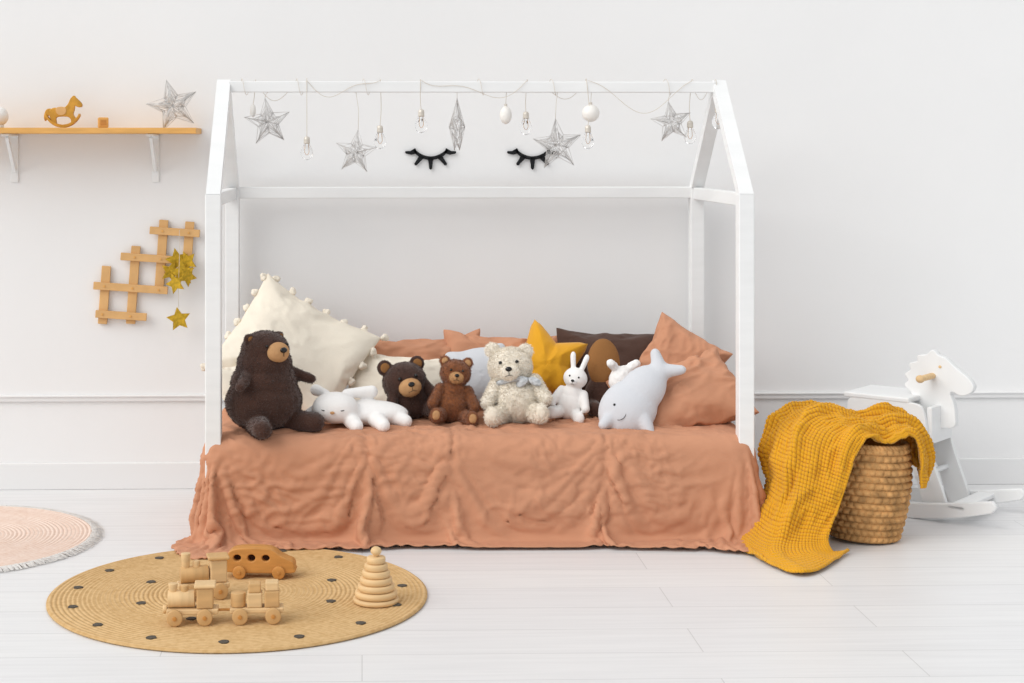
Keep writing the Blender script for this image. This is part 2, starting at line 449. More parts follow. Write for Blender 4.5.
# ---------------------------------------------------------------- plush toys
def plush(name, loc, rz, sc, body, muzzle, fat=1., ear='round', head=1., furn=0, furL=.006, hz=0., inner=None, pads=None, legs=1., eyes=True, muz=1., tiltx=0., roll=0., lean=0.):
    e = empty(name, loc, (lean, roll, rz), sc)
    H = .225+hz; hx = tiltx
    P = [('e', (0, 0, .085), (.07*fat, .062*fat, .085)), ('e', (hx*.4, .0, .13), (.055*fat, .05*fat, .07)),
         ('e', (hx, -.005, H), (.064*head, .056*head, .056*head))]
    for s in (1, -1):
        P.append(('c', (s*.055*fat, -.01, .150), (s*.085*fat, -.055, .085), .025, .023))
        P.append(('c', (s*.045*fat, -.03, .04), (s*(.045*fat+.03*legs), -.06-.055*legs, .030), .034, .028))
        P.append(('e', (s*(.045*fat+.032*legs), -.068-.055*legs, .036), (.027, .018, .034)))
        if ear == 'round': P.append(('e', (hx+s*.048*head, .0, H+(.046+s*hx*.3)*head), (.023*head, .013, .023*head)))
        if ear == 'long':
            P.append(('c', (hx+s*.02, .005, H+.04), (hx+s*.036, .012, H+.11), .013, .015)); P.append(('e', (hx+s*.037, .013, H+.115), (.014, .01, .020)))
    o = blob('body', P, body, e, vox=.004, sm=5)
    if furn: fur(o, furn, furL, .0011, body, e)
    mo = blob('muzzle', [('e', (hx, -.057*head, H-.017*head), (.030*head*muz, .024*head, .024*head*muz))], muzzle, e, vox=.003, sm=2)
    if furn: fur(mo, furn//14, furL*.7, .001, muzzle, e, 'muzzle_pile')
    ell('nose', (hx, -.081*head, H-.008*head), (.0095*head, .006, .007*head), 'eye', e)
    tube('mouth', [[(hx, -.083*head, H-.013*head), (hx, -.083*head, H-.026*head)], [(hx-.012*head, -.079*head, H-.029*head), (hx, -.0825*head, H-.026*head), (hx+.012*head, -.079*head, H-.029*head)]], .0009, 'eye', e)
    if eyes:
        for s in (1, -1): ell('eye_%s' % ('l' if s < 0 else 'r'), (hx+s*.024*head, -.0545*head, H+.012*head), .0052*head, 'eye', e)
    for s in (1, -1):
        if inner and ear == 'round': ell('inner_ear_%d' % s, (hx+s*.048*head, -.010, H+(.046+s*hx*.3)*head), (.014*head, .006, .014*head), inner, e)
        if pads: ell('paw_pad_%d' % s, (s*(.045*fat+.032*legs), -.083-.055*legs, .037), (.017, .006, .021), pads, e)
    return e

ZT = .324
e = empty('large_brown_bear_plush', (-.308, -.69, ZT), (0, 0, math.radians(40)), (1.06, 1.06, .98))
P = [('e', (0, 0, .095), (.120, .102, .095)), ('e', (0, 0, .15), (.102, .092, .09)), ('e', (0, -.003, .215), (.084, .078, .07)), ('e', (0, -.006, .258), (.073, .069, .064))]
for s in (1, -1):
    P += [('e', (s*.054, .0, .298), (.018, .012, .018)), ('c', (s*.075, -.02, .185), (s*.130, -.06, .160), .021, .015),
          ('c', (s*.06, -.05, .035), (s*.095, -.12, .032), .036, .030)]
o = blob('body', P, 'dkbrown', e, vox=.004, sm=5); fur(o, 20000, .005, .0009, 'dkbrown', e)
blob('muzzle', [('e', (0, -.069, .258), (.037, .028, .033))], 'tan', e, vox=.003, sm=2)
ell('nose', (0, -.097, .268), (.012, .007, .009), 'eye', e)
tube('mouth', [[(0, -.098, .262), (0, -.098, .248)]], .001, 'eye', e)
for s in (1, -1):
    ell('eye_%d' % s, (s*.037, -.065, .280), .0045, 'eye', e)
    ell('inner_ear_%d' % s, (s*.054, -.010, .298), (.010, .005, .010), 'tan2', e)

plush('dark_brown_bear_plush', (.172, -.49, ZT-.002), math.radians(14), .76, 'dkbrown', 'tan', fat=1.15, head=1.5, furn=9000, furL=.006, hz=-.055, inner='tan2', legs=.5, muz=1.1, tiltx=-.012, roll=math.radians(-10), lean=math.radians(-8))
plush('brown_teddy_bear', (.285, -.57, ZT), math.radians(2), .72, 'teddy', 'tan', fat=1.1, head=1.08, furn=12000, furL=.008, inner='tan', pads='tan', roll=math.radians(6), lean=math.radians(-6))
cb = plush('cream_teddy_bear', (.505, -.58, ZT), math.radians(-8), .88, 'furcream', 'furcream', fat=1.24, head=1.25, furn=22000, furL=.009, hz=-.016, pads='cream', tiltx=-.016, roll=math.radians(-5), lean=math.radians(-8))
tube('neck_scarf', [[(.067*math.cos(a), .058*math.sin(a)-.006, .158+.006*math.sin(a*3)) for a in [2*pi*i/24 for i in range(24)]]], .011, 'scarf', cb, cyc=True)
for s in (1, -1): blob('bow_%d' % s, [('e', (s*.024+.05, -.066, .148), (.026, .009, .015), (0, s*.5, .3*s))], 'scarf', cb, vox=.003, sm=2)
plush('white_bunny_plush', (.670, -.52, ZT), math.radians(-18), .62, 'white_plush', 'white_plush', fat=1.05, ear='long', head=1.0, muz=.7, legs=.9, roll=math.radians(10), lean=math.radians(-4))

# sleepy white bunny lying on its belly, ears flopped back over the shoulders
e = empty('sleeping_white_bunny_plush', (-.040, -.63, ZT), (0, 0, math.radians(-8)), 1.2)
blob('body', [('e', (.05, .03, .034), (.105, .055, .034)), ('e', (-.035, -.02, .054), (.062, .048, .042)), ('c', (-.085, .01, .035), (-.125, -.030, .018), .026, .017),
              ('c', (.11, .02, .03), (.150, .0, .018), .026, .018), ('c', (.075, -.01, .022), (.10, -.07, .018), .024, .018), ('c', (.01, -.03, .022), (.03, -.075, .016), .022, .018),
              ('c', (-.065, .01, .085), (-.098, .045, .090), .012, .016), ('c', (-.01, .01, .088), (.055, .035, .090), .012, .017)], 'white_plush', e, vox=.004, sm=5)
for s in (1, -1):
    tube('closed_eye_%d' % s, [[(-.035+s*.024+.011*math.cos(a), -.0655+abs(s*.01*math.cos(a)), .060+.007*math.sin(a)) for a in [pi+pi*i/8 for i in range(9)]]], .0012, 'eye', e)
ell('nose', (-.035, -.0695, .048), (.006, .003, .004), 'tan', e)

e = empty('grey_bear_cushion', (.395, -.37, .445), orient(math.radians(68), math.radians(10)), (1.15, 1.05, 1))
puff('cushion', lambda a: .105*(1+.10*math.cos(2*a))*(1+.22*math.exp(-((a-pi*.27)/.2)**2)+.22*math.exp(-((a-pi*.73)/.2)**2)), .05, 'grey_plush', parent=e, wr=.003)
for s in (1, -1): tube('sleepy_eye_%d' % s, [[(s*.04+.014*math.cos(a), .01+.009*math.sin(a), .046) for a in [pi+pi*i/8 for i in range(9)]]], .0012, 'eye', e)

e = empty('brown_bear_back_plush', (.798, -.46, ZT), (math.radians(-8), 0, math.radians(4)), 1.06)
blob('body', [('e', (0, 0, .065), (.06, .05, .068)), ('e', (.0, -.0, .16), (.050, .030, .07)), ('c', (-.04, -.03, .03), (-.045, -.075, .028), .026, .022), ('c', (.04, -.03, .03), (.05, -.07, .028), .026, .022)], 'dkbrown', e, vox=.004, sm=5)
blob('caramel_face', [('e', (0, -.018, .165), (.052, .03, .078))], 'tan2', e, vox=.004, sm=3)

e = empty('grey_whale_plush', (.868, -.66, .410), orient(math.radians(74), math.radians(50), math.radians(-8)), 1.08)
blob('body', [('e', (-.035, 0, 0), (.095, .082, .055)), ('e', (.03, .004, 0), (.09, .064, .046)), ('e', (.085, .002, 0), (.06, .038, .03)),
              ('c', (.115, .002, 0), (.145, .045, 0), .024, .015), ('c', (.115, -.002, 0), (.158, -.045, 0), .024, .014),
              ('c', (-.03, -.05, .02), (-.050, -.095, .035), .028, .014), ('c', (-.085, .02, .02), (-.120, .022, .04), .026, .016)], 'grey_plush', e, vox=.004, sm=10)
ell('eye', (-.055, .035, .047), .004, 'eye', e)
tube('smile', [[(-.065+.02*math.cos(a), .005+.015*math.sin(a), .0525) for a in [pi*1.1+pi*.6*i/8 for i in range(9)]]], .0009, 'eye', e)
e = empty('white_lamb_plush', (.850, -.51, .450), (0, 0, math.radians(15)))
blob('body', [('e', (0, 0, 0), (.045, .04, .05)), ('e', (0, 0, -.07), (.05, .045, .065)), ('c', (-.02, 0, .04), (-.045, -.01, .06), .013, .015), ('c', (.02, 0, .04), (.045, -.01, .055), .013, .015)], 'white_plush', e, vox=.004, sm=4, fluff=.006)

# ---------------------------------------------------------------- pillows
ppl = empty('pompom_pillow', (-.228, -.30, .525), orient(math.radians(62), math.radians(-32), math.radians(4)))
pillow('case', (0, 0, 0), (0, 0, 0), .46, .40, .14, 'cream', 0, .03, parent=ppl, cre=.010, seed=4)
random.seed(5)
pm = blob('pompom_0', [('e', [random.uniform(-.006, .006) for _ in range(3)], (.009, .009, .009)) for _ in range(6)], 'cream', ppl, vox=.0025, sm=1, fluff=.006)
ring = [(i, 0) for i in range(PN)]+[(PN, j) for j in range(PN)]+[(PN-i, PN) for i in range(PN)]+[(0, PN-j) for j in range(PN)]
for q in range(26):
    i, j = ring[int(q*len(ring)/26)]
    p = PB[0][0][i*(PN+1)+j]; p = Vector((p.x*.46, p.y*.40, p.z*.14+.03*fb(p.x*.46*5+4, p.y*.40*5, 0)))
    p = p*1.02
    if q == 0: pm.location = p
    else:
        o = bpy.data.objects.new('pompom_%d' % q, pm.data); C.objects.link(o); o.parent = ppl; o.location = p; o.rotation_euler = (q, q*2, 0)
pillow('cream_pillow', (.13, -.31, .405), orient(math.radians(58), math.radians(-8), math.radians(-6)), .38, .26, .12, 'cream', 1, .02, cre=.006, seed=2)
pillow('cream_pillow', (-.37, -.42, .40), orient(math.radians(60), math.radians(12), math.radians(30)), .22, .26, .10, 'cream', 2, .01)
pillow('rust_pillow', (.20, -.18, .445), orient(math.radians(66), math.radians(3), 0), .48, .27, .13, 'rust', 1, .07, flip=-1, cre=.018, seed=1)
pillow('rust_pillow', (.48, -.19, .448), orient(math.radians(64), math.radians(-3), 0), .44, .27, .12, 'rust', 1, .06, cre=.018, seed=3)
pillow('dark_brown_pillow', (.885, -.21, .455), orient(math.radians(64), math.radians(-4), 0), .44, .27, .13, 'brownpil', 0, .03, cre=.008, seed=5)
pillow('rust_pillow', (1.055, -.30, .450), orient(math.radians(66), math.radians(58), math.radians(-14)), .33, .29, .13, 'rust', 1, .05, cre=.016, seed=7)
pillow('rust_pillow', (1.030, -.57, .405), orient(math.radians(48), math.radians(27), math.radians(-16)), .42, .30, .15, 'rust', 1, .06, flip=-1, cre=.020, seed=9)
puff('mustard_star_pillow', star_r(.185, .50, .08), .062, 'mustard_cushion', (.620, -.31, .468), orient(math.radians(68), math.radians(10)), seed=3, wr=.008)

# ---------------------------------------------------------------- wall decorations
YH = -.44
def lash(name, x, z):
    e = empty(name, (x, -.0065, z))
    n = 26; out = []; inn = []
    R = .066
    for i in range(n+1):
        a = math.radians(198+144*i/n); t = abs(i/n-.5)*2
        th = .014*(1-t**3*.6)
        out.append((R*math.cos(a), R*math.sin(a)*.78+.042)); inn.append(((R-th)*math.cos(a), (R-th)*math.sin(a)*.78+.042))
    outline('lid', [out+inn[::-1]], .008, 'black', e, bev=.001)
    for k, a0 in enumerate((206, 238, 270, 302, 334)):
        a = math.radians(a0); d = Vector((math.cos(a), math.sin(a)*.8)).normalized()
        p = Vector(((R-.008)*math.cos(a), (R-.008)*math.sin(a)*.78+.042)); q = p+d*.038+Vector((0, .008 if k in (0, 4) else 0)); s = Vector((-d.y, d.x))
        mid = p+d*.02
        L = [p+s*.009, mid+s*.006, q+s*.0042, q+d*.003, q-s*.0042, mid-s*.006, p-s*.009]
        outline('lash_%d' % k, [[tuple(v) for v in L]], .008, 'black', e, bev=.001)
lash('sleepy_eye_wall_decoration', .245, 1.180)
lash('sleepy_eye_wall_decoration', .610, 1.180)

sh = empty('wall_shelf', (0, 0, 0))
box('board', (-1.072, -.095, 1.272), (1.0, .19, .020), 'pine', sh, bev=.002)
for i, x in enumerate((-.735, -1.233)):
    box('bracket_plate_%d' % i, (x, -.004, 1.175), (.026, .008, .17), 'white_paint', sh, bev=.002)
    box('bracket_arm_%d' % i, (x, -.085, 1.257), (.026, .16, .009), 'white_paint', sh, bev=.002)
    beam('bracket_brace_%d' % i, (x, -.008, 1.13), (x, -.13, 1.25), .012, .012, 'white_paint', sh)
hx = empty('wooden_rocking_horse_figurine', (-1.045, -.10, 1.284))
px = 1/284.
body = smooth_poly([(-13, 13), (-12, 17), (-8, 19), (0, 18.5), (5, 22), (8, 28), (11, 31), (13, 29), (18, 24), (18.5, 21), (15.5, 20.5), (12, 22), (11, 17), (10, 13), (12.5, 8), (11, 4), (9, 4), (8.5, 8), (5, 11), (-4, 11), (-7, 9), (-6.5, 4), (-9, 4), (-11, 8)], 4)
outline('horse', [[(a*px, b*px) for a, b in body]], .016, 'goldwood', hx, bev=.002)
tail = smooth_poly([(-12, 18), (-16, 17), (-18, 11), (-17, 7), (-15, 11), (-13, 14)], 4)
outline('tail', [[(a*px, b*px) for a, b in tail]], .012, 'goldwood', hx, bev=.002)
saddle = smooth_poly([(-5, 19.5), (2, 19.5), (3, 15), (0, 12.5), (-4, 13), (-6, 16)], 4)
outline('saddle', [[(a*px, b*px) for a, b in saddle]], .020, 'lattice', hx, bev=.002)
rk = [(19*math.sin(t), 24-21.5*math.cos(t)) for t in [-1.05+2.1*i/20 for i in range(21)]]; rk2 = [(19.5*math.sin(t), 23-23*math.cos(t)) for t in [1.05-2.1*i/20 for i in range(21)]]
for s in (-1, 1): outline('rocker_%d' % s, [[(a*px, b*px) for a, b in rk+rk2]], .006, 'goldwood', hx, loc=(0, s*.011, 0), bev=.001)
bk = empty('wooden_letter_block', (-.905, -.10, 1.2825), (0, 0, .2))
box('cube', (0, 0, .0185), (.036, .036, .036), 'pine', bk, bev=.004)
box('red_panel', (0, -.0185, .0185), (.020, .0015, .018), 'carwood', bk, bev=.0005)
lb = empty('white_globe_lamp', (-1.268, -.10, 1.2825))
ell('globe', (0, 0, .040), .034, 'bauble', lb); cyl('foot', (0, 0, 0), (0, 0, .01), .018, 'bauble', lb)

la = empty('wooden_lattice_wall_rack', (-.771, -.0125, .762), (0, math.radians(4), 0))
k = 1/282.
vb = [(-39, -52, 6), (-11, -50, 28), (15, -15, 56), (41, 12, 56)]
hb = [(45, 2, 52), (17, -25, 26), (-14, -50, 24), (-42, -46, 5)]
for i, (x, z0, z1) in enumerate(vb): box('upright_%d' % i, (x*k, .002, (z0+z1)/2*k), (9*k, .012, (z1-z0)*k), 'lattice', la, bev=.0015)
for i, (z, x0, x1) in enumerate(hb): box('crossbar_%d' % i, ((x0+x1)/2*k, -.0105, z*k), ((x1-x0)*k, .012, 7.5*k), 'lattice', la, bev=.0015)
i = 0
for x, z0, z1 in vb:
    for z, x0, x1 in hb:
        if x0 < x < x1 and z0 < z < z1: cyl('peg_%d' % i, (x*k, -.0165, z*k), (x*k, -.0195, z*k), .004, 'pine', la, bev=.0005, seg=12); i += 1

gs = empty('gold_star_garland', (-.645, -.050, .775))
for i, (x, z, r, ry, tl) in enumerate([(-.01, .04, .042, .3, .2), (.028, .035, .038, -.5, .5), (-.03, .0, .038, .4, -.3), (.01, -.005, .046, -.1, .1), (.03, -.015, .036, .6, .7), (-.012, -.04, .036, -.3, .4), (0, -.165, .042, .1, .15)]):
    L = []
    for j in range(10):
        a = pi/2+tl+2*pi*j/10; q = r if j % 2 == 0 else r*.5; L.append((q*math.cos(a), q*math.sin(a)))
    outline('star_%d' % i, [L], .004, 'gold', gs, loc=(x, -.006*i+.015, z), rz=ry, bev=.001)
tube('thread', [[(0, .02, .148), (0, 0, .146), (.001, -.01, .04), (-.002, -.012, -.05), (0, -.02, -.125)]], .0008, 'cord', gs)

# ---------------------------------------------------------------- rugs
def rug(name, loc, R, m, h=.010, step=.0125):
    e = empty(name, loc)
    prof = [(.0005, h)]
    n = int(R/step)
    for i in range(n):
        for q in (0.02, .2, .5, .8, .98): prof.append(((i+q)*R/n, h-.002+.002*math.sqrt(max(0, math.sin(pi*q)))))
    prof += [(R+.003, h*.6), (R+.003, h*.3), (R-.003, 0.0005)]
    lathe('braid', prof, m, e, seg=200)
    return e
jr = rug('round_jute_rug', (-.333, -1.378, 0), .507, 'jute')
for ring, (rr, n, ph) in enumerate(((.445, 15, .1), (.27, 8, .4))):
    for i in range(n):
        a = 2*pi*i/n+ph
        pts = [(.012*math.cos(t)*(1+.12*math.sin(3*t+i)), .012*math.sin(t)) for t in [2*pi*j/20 for j in range(20)]]
        outline('dot_%d_%d' % (ring, i), [pts], .003, 'dot', jr, loc=(rr*math.cos(a), rr*math.sin(a), .0105), flat=True, bev=.0008)
pr = rug('round_pink_rug', (-1.27, -.74, 0), .43, 'pinkrug')
vs = []; fs = []
random.seed(2)
for i in range(1300):
    a = 2*pi*i/1300; b = a+random.uniform(-.012, .012); L = random.uniform(.030, .045); k0 = len(vs); wv = .0013
    for q in (0, .35, .7, 1):
        r = .425+L*q; aa = a+(b-a)*q; z = .009-.006*q+.003*math.sin(q*pi)+random.uniform(0, .001)
        c = Vector((r*math.cos(aa), r*math.sin(aa), z)); t = Vector((-math.sin(aa), math.cos(aa), 0))*wv
        vs += [c-t, c+t]
    for q in range(3): fs.append((k0+2*q, k0+2*q+1, k0+2*q+3, k0+2*q+2))
add('fringe', vs, fs, 'rim', pr)

# ---------------------------------------------------------------- toys on rug
ZR = .0105
sr = empty('wooden_stacking_rings', (.037, -1.49, ZR))
z = 0
for i, r in enumerate((.061, .056, .049, .043, .037, .031, .025)):
    h = .0178 if i else .014
    lathe('ring_%d' % i, [(.003, z), (r*.9, z), (r*.985, z+h*.15), (r, z+h*.5), (r*.985, z+h*.85), (r*.9, z+h-.0008), (.003, z+h-.0008)], 'beech', sr)
    z += h
lathe('knob', [(.006, z), (.007, z+.003), (.013, z+.008), (.015, z+.014), (.012, z+.021), (.006, z+.025), (.0001, z+.026)], 'beech', sr)
def wheels(e, xs, r=.019, y=.026, m='beech2'):
    for i, x in enumerate(xs):
        for s in (1, -1):
            cyl('wheel_%d_%d' % (i, s), (x, s*y, r), (x, s*(y+.011), r), r, m, e, bev=.002)
            cyl('hub_%d_%d' % (i, s), (x, s*(y+.010), r), (x, s*(y+.014), r), .005, 'carwood', e, bev=.001, seg=16)
        cyl('axle_%d' % i, (x, -y, r), (x, y, r), .004, 'beech', e, bev=0, seg=12)
t = empty('wooden_toy_train', (-.345, -1.655, ZR), (0, 0, math.radians(3)), (1.04, 1.04, 1.08))
box('loco_chassis', (-.080, 0, .029), (.125, .046, .013), 'beech', t)
cyl('boiler', (-.140, 0, .056), (-.075, 0, .056), .020, 'beech', t)
box('cab', (-.050, 0, .060), (.040, .046, .048), 'beech2', t)
box('cab_roof', (-.050, 0, .088), (.052, .054, .008), 'beech', t)
cyl('chimney', (-.128, 0, .072), (-.128, 0, .092), .0095, 'beech', t, r2=.012)
cyl('steam_dome', (-.100, 0, .072), (-.100, 0, .088), .010, 'beech2', t)
cyl('buffer', (-.152, 0, .032), (-.142, 0, .032), .010, 'beech', t)
wheels(t, (-.122, -.050))
cyl('coupling', (-.020, 0, .028), (.012, 0, .028), .003, 'carwood', t, bev=0, seg=12)
box('wagon_bed', (.075, 0, .029), (.130, .046, .012), 'beech', t)
cyl('log_1', (.030, -.0, .036), (.030, 0, .068), .018, 'beech2', t)
box('block_1', (.070, 0, .052), (.036, .040, .034), 'beech', t)
box('block_2', (.112, 0, .054), (.036, .042, .038), 'beech2', t)
box('cap_block', (.070, 0, .080), (.030, .034, .022), 'beech2', t)
box('cap_block_2', (.112, 0, .083), (.032, .036, .020), 'beech', t)
wheels(t, (.035, .115))
t = empty('wooden_toy_locomotive', (-.425, -1.43, ZR), (0, 0, math.radians(12)), (1.1, 1.1, 1.15))
box('chassis', (0, 0, .029), (.125, .044, .013), 'beech', t)
cyl('boiler', (-.055, 0, .054), (.012, 0, .054), .019, 'beech2', t)
box('cab', (.036, 0, .062), (.040, .044, .052), 'beech', t)
box('roof', (.036, 0, .092), (.052, .052, .008), 'beech2', t)
cyl('chimney', (-.042, 0, .070), (-.042, 0, .104), .009, 'beech', t, r2=.012)
cyl('dome', (-.016, 0, .070), (-.016, 0, .086), .009, 'beech', t)
wheels(t, (-.038, .038))
c = empty('wooden_toy_car', (-.285, -1.225, ZR), (0, 0, math.radians(-4)))
bd = smooth_poly([(-.092, .020), (-.094, .040), (-.086, .066), (-.066, .078), (-.02, .081), (.03, .078), (.055, .062), (.075, .052), (.092, .044), (.095, .028), (.090, .018), (.0, .017)], 4)
holes = [[(cx+rx*math.cos(a), .056+rz*math.sin(a)) for a in [2*pi*i/20 for i in range(20)]] for cx, rx, rz in ((-.062, .014, .012), (-.022, .014, .013), (.018, .014, .012))]
outline('body', [bd]+holes, .050, 'carwood', c, bev=.003)
box('cabin_core', (-.022, 0, .048), (.11, .012, .05), 'dkbrown', c, bev=.001)
wheels(c, (-.055, .055), r=.018, y=.026, m='carwood')

# ---------------------------------------------------------------- white rocking horse
rh = empty('white_rocking_horse', (1.825, -.37, 0), (0, 0, math.radians(-42)), (1.12, 1.12, 1.0))
for s in (1, -1):
    n = 24; up = []; lo = []
    for i in range(n+1):
        x = -.30+.61*i/n; z = x*x/1.7
        lo.append((x, z+.001)); up.append((x, z+.044*(1-.35*abs(x/.32)**4)))
    lp = lo+[(.322, lo[-1][1]+.018)]+up[::-1]+[(-.31, lo[0][1]+.016)]
    outline('rocker_%d' % s, [lp], .020, 'white_paint', rh, loc=(0, s*.115, 0), bev=.004)
    side = smooth_poly([(-.165, .03), (-.145, .20), (-.135, .33), (-.11, .37), (.06, .37), (.10, .34), (.115, .22), (.17, .03), (.11, .03), (.075, .14), (.03, .215), (-.05, .215), (-.09, .14), (-.115, .03)], 5)
    outline('side_panel_%d' % s, [side], .016, 'white_paint', rh, loc=(0, s*.085, 0), bev=.002)
for x in (-.20, .21):
    box('cross_board_%d' % (x > 0), (x, 0, .056), (.050, .25, .014), 'white_paint', rh)
box('seat', (-.045, 0, .378), (.205, .19, .018), 'white_paint', rh, bev=.005)
box('seat_apron', (-.125, 0, .34), (.014, .155, .06), 'white_paint', rh, bev=.002)
box('chest_panel', (.112, 0, .30), (.016, .155, .12), 'white_paint', rh)
head = smooth_poly([(.05, .30), (.035, .385), (.012, .415), (.024, .432), (.013, .452), (.030, .467), (.026, .487), (.05, .497), (.052, .516), (.076, .52), (.094, .537), (.112, .522), (.135, .512), (.16, .488), (.20, .455), (.215, .430), (.205, .410), (.18, .400), (.155, .410), (.145, .40), (.155, .37), (.16, .33), (.15, .29)], 4)
outline('head_and_mane', [head], .026, 'white_paint', rh, bev=.003)
ell('eye', (.118, -.0135, .487), (.005, .002, .005), 'beech', rh)
cyl('handle', (.095, -.10, .455), (.095, .10, .455), .010, 'beech', rh)
for s in (1, -1): ell('handle_knob_%d' % s, (.095, s*.103, .455), .013, 'beech' if s < 0 else 'white_paint', rh)
cyl('foot_bar', (.10, -.135, .14), (.10, .135, .14), .009, 'white_paint', rh)

# ---------------------------------------------------------------- room
add('floor', [(-5, -8, 0), (6, -8, 0), (6, 0.1, 0), (-5, .1, 0)], [(0, 1, 2, 3)], 'floor', smooth=False)
box('wall_back', (.5, .05, 1.6), (11, .1, 3.2), 'wall', bev=0)
box('baseboard_back', (.5, -.008, .047), (11, .016, .094), 'trim', bev=.003)
tr = empty('trim_1', (0.5, 0, .322))
box('rail', (0, -.006, 0), (11, .012, .022), 'trim', tr, bev=.004)
box('lip', (0, -.009, .009), (11, .018, .006), 'trim', tr, bev=.002)

# ---------------------------------------------------------------- house bed
XL, XR, YF, YB, YR = -.455, 1.184, -.80, -.08, -.44
bed = empty('house_bed_frame', (0, 0, 0))
w = .048
for nm, x, y in (('post_fl', XL, YF), ('post_fr', XR, YF), ('post_bl', XL, YB), ('post_br', XR, YB)):
    box(nm, (x, y, .535), (w, w, 1.07), 'white_paint', bed)
for nm, x in (('left', XL), ('right', XR)):
    box('gable_tie_'+nm, (x, YR, 1.052), (.03, .68, .042), 'white_paint', bed)
    box('end_rail_'+nm, (x, YR, .15), (.03, .68, .09), 'white_paint', bed)
    for nn, y in (('f', YF), ('b', YB)):
        sg = 1 if y < YR else -1
        prof = [(y-sg*.024, 1.07), (y+sg*.024, 1.07), (YR, 1.386), (YR, 1.437)]
        bm = bmesh.new()
        a = [bm.verts.new((x-.022, p[0], p[1])) for p in prof]; b = [bm.verts.new((x+.022, p[0], p[1])) for p in prof]
        bm.faces.new(a); bm.faces.new(b[::-1])
        for i in range(4): bm.faces.new((a[i], b[i], b[(i+1) % 4], a[(i+1) % 4]))
        frombm('rafter_%s_%s' % (nm, nn), bm, 'white_paint', bed, smooth=False)
box('ridge_beam', ((XL+XR)/2, YR, 1.413), (XR-XL-.03, .03, .036), 'white_paint', bed)
box('back_beam', ((XL+XR)/2, YB, 1.055), (XR-XL-.04, .034, .04), 'white_paint', bed)
box('back_rail', ((XL+XR)/2, YB, .15), (XR-XL-.04, .03, .09), 'white_paint', bed)
box('front_rail', ((XL+XR)/2, YF+.01, .15), (XR-XL-.04, .03, .09), 'white_paint', bed)
for i in range(9):
    box('slat_%d' % i, (XL+.12+i*.175, YR, .118), (.07, .66, .018), 'beech', bed)
box('mattress', ((XL+XR)/2, YR, .212), (1.55, .655, .17), 'mattress', bev=.03)

# ---------------------------------------------------------------- wire stars and garland
def wirestar(name, loc, R, rz=0, cordtop=None, tilt=0., seed=0, n=110):
    random.seed(seed+11)
    e = empty(name, loc, (0, 0, rz))
    pts = []
    for i in range(10):
        a = pi/2+tilt+2*pi*i/10; r = R if i % 2 == 0 else R*.45
        pts.append(Vector((r*math.cos(a), 0, r*math.sin(a))))
    f = Vector((0, -R*.28, 0)); b = Vector((0, R*.28, 0))
    tube('frame', [pts], .0015, 'silver', e, cyc=True)
    tube('ribs', [[c, p] for p in pts for c in (f, b)], .0009, 'silver', e, res=1)
    sp = []
    for k in range(n):
        i = random.randrange(10); j = (i+1) % 10 if random.random() < .6 else (i-1) % 10
        c = f if random.random() < .6 else b
        sp.append([c.lerp(pts[i], random.uniform(.2, 1)), c.lerp(pts[j], random.uniform(.2, 1))])
    tube('wrapped_wire', sp, .0007, 'silver', e, res=1)
    if cordtop is not None:
        top = max(pts, key=lambda p: p.z)
        tube('hanging_cord', [[top, (top.x+.002, 0, (cordtop-loc[2]+top.z)/2), (0, 0, cordtop-loc[2])]], .0008, 'cord', e, res=1)
    return e
for i, (x, z, R, rz, tl) in enumerate([(-.31, 1.297, .080, .25, .12), (-.02, 1.198, .075, -.3, -.1), (.646, 1.2215, .088, .2, .08), (1.025, 1.297, .070, -.2, .15), (.3135, 1.281, .094, 1.35, 0)]):
    wirestar('silver_wire_star', (x, YH-.004, z), R, rz, 1.396, tl, i)
wirestar('silver_wire_star', (-.66, -.11, 1.359), .094, .15, None, .25, 9, 170)
g = empty('string_light_garland', (0, YH, 0))
bulbs = [(-.1815, 1.198), (.0594, 1.235), (.195, 1.2875), (.543, 1.281), (.746, 1.235), (1.09, 1.251), (1.178, 1.30), (-.36, 1.335)]
for i, (x, z) in enumerate(bulbs):
    y = .012 if i % 2 else -.012
    if i < 7:
        lathe('bulb_glass_%d' % i, [(.0001, -.026), (.008, -.0245), (.0155, -.019), (.020, -.009), (.0205, 0), (.018, .009), (.013, .018), (.0095, .026), (.009, .030)], 'glass', g, (x, y, z), seg=24)
        lathe('bulb_cap_%d' % i, [(.0001, .052), (.006, .051), (.0095, .047), (.0095, .044), (.0105, .043), (.0095, .041), (.0105, .038), (.0095, .036), (.0105, .033), (.0100, .028), (.006, .027)], 'cap', g, (x, y, z), seg=24)
        tube('filament_%d' % i, [[(x-.004, y, z+.028), (x-.006, y, z), (x-.002, y, z-.008), (x+.002, y, z-.008), (x+.006, y, z), (x+.004, y, z+.028)]], .0006, 'filament', g, res=1)
        h = .05
    else:
        ell('small_drop_%d' % i, (x, y, z), (.010, .010, .022), 'bauble', g); h = .02
    tube('drop_cord_%d' % i, [[(x, y, z+h), (x+.004*math.sin(i*2), y, (z+h+1.40)/2), (x+.01*math.sin(i*3), y*1.5, 1.434), (x+.012*math.sin(i*3), 0, 1.434)]], .0010, 'cord', g, res=1, smooth=True)
xs = sorted([b[0] for b in bulbs])
random.seed(4)
for i in range(len(xs)-1):
    a, b = xs[i], xs[i+1]; sag = .04+.10*min(1, (b-a)/.35)*random.uniform(.5, 1)
    sd = -.018 if i % 2 else .018
    tube('swag_cord_%d' % i, [[(a+(b-a)*t, sd, 1.434-sag*4*t*(1-t)*(.6+.4*math.sin(t*5+i))) for t in [k/14 for k in range(15)]]], .0008, 'cord', g, res=1, smooth=True)
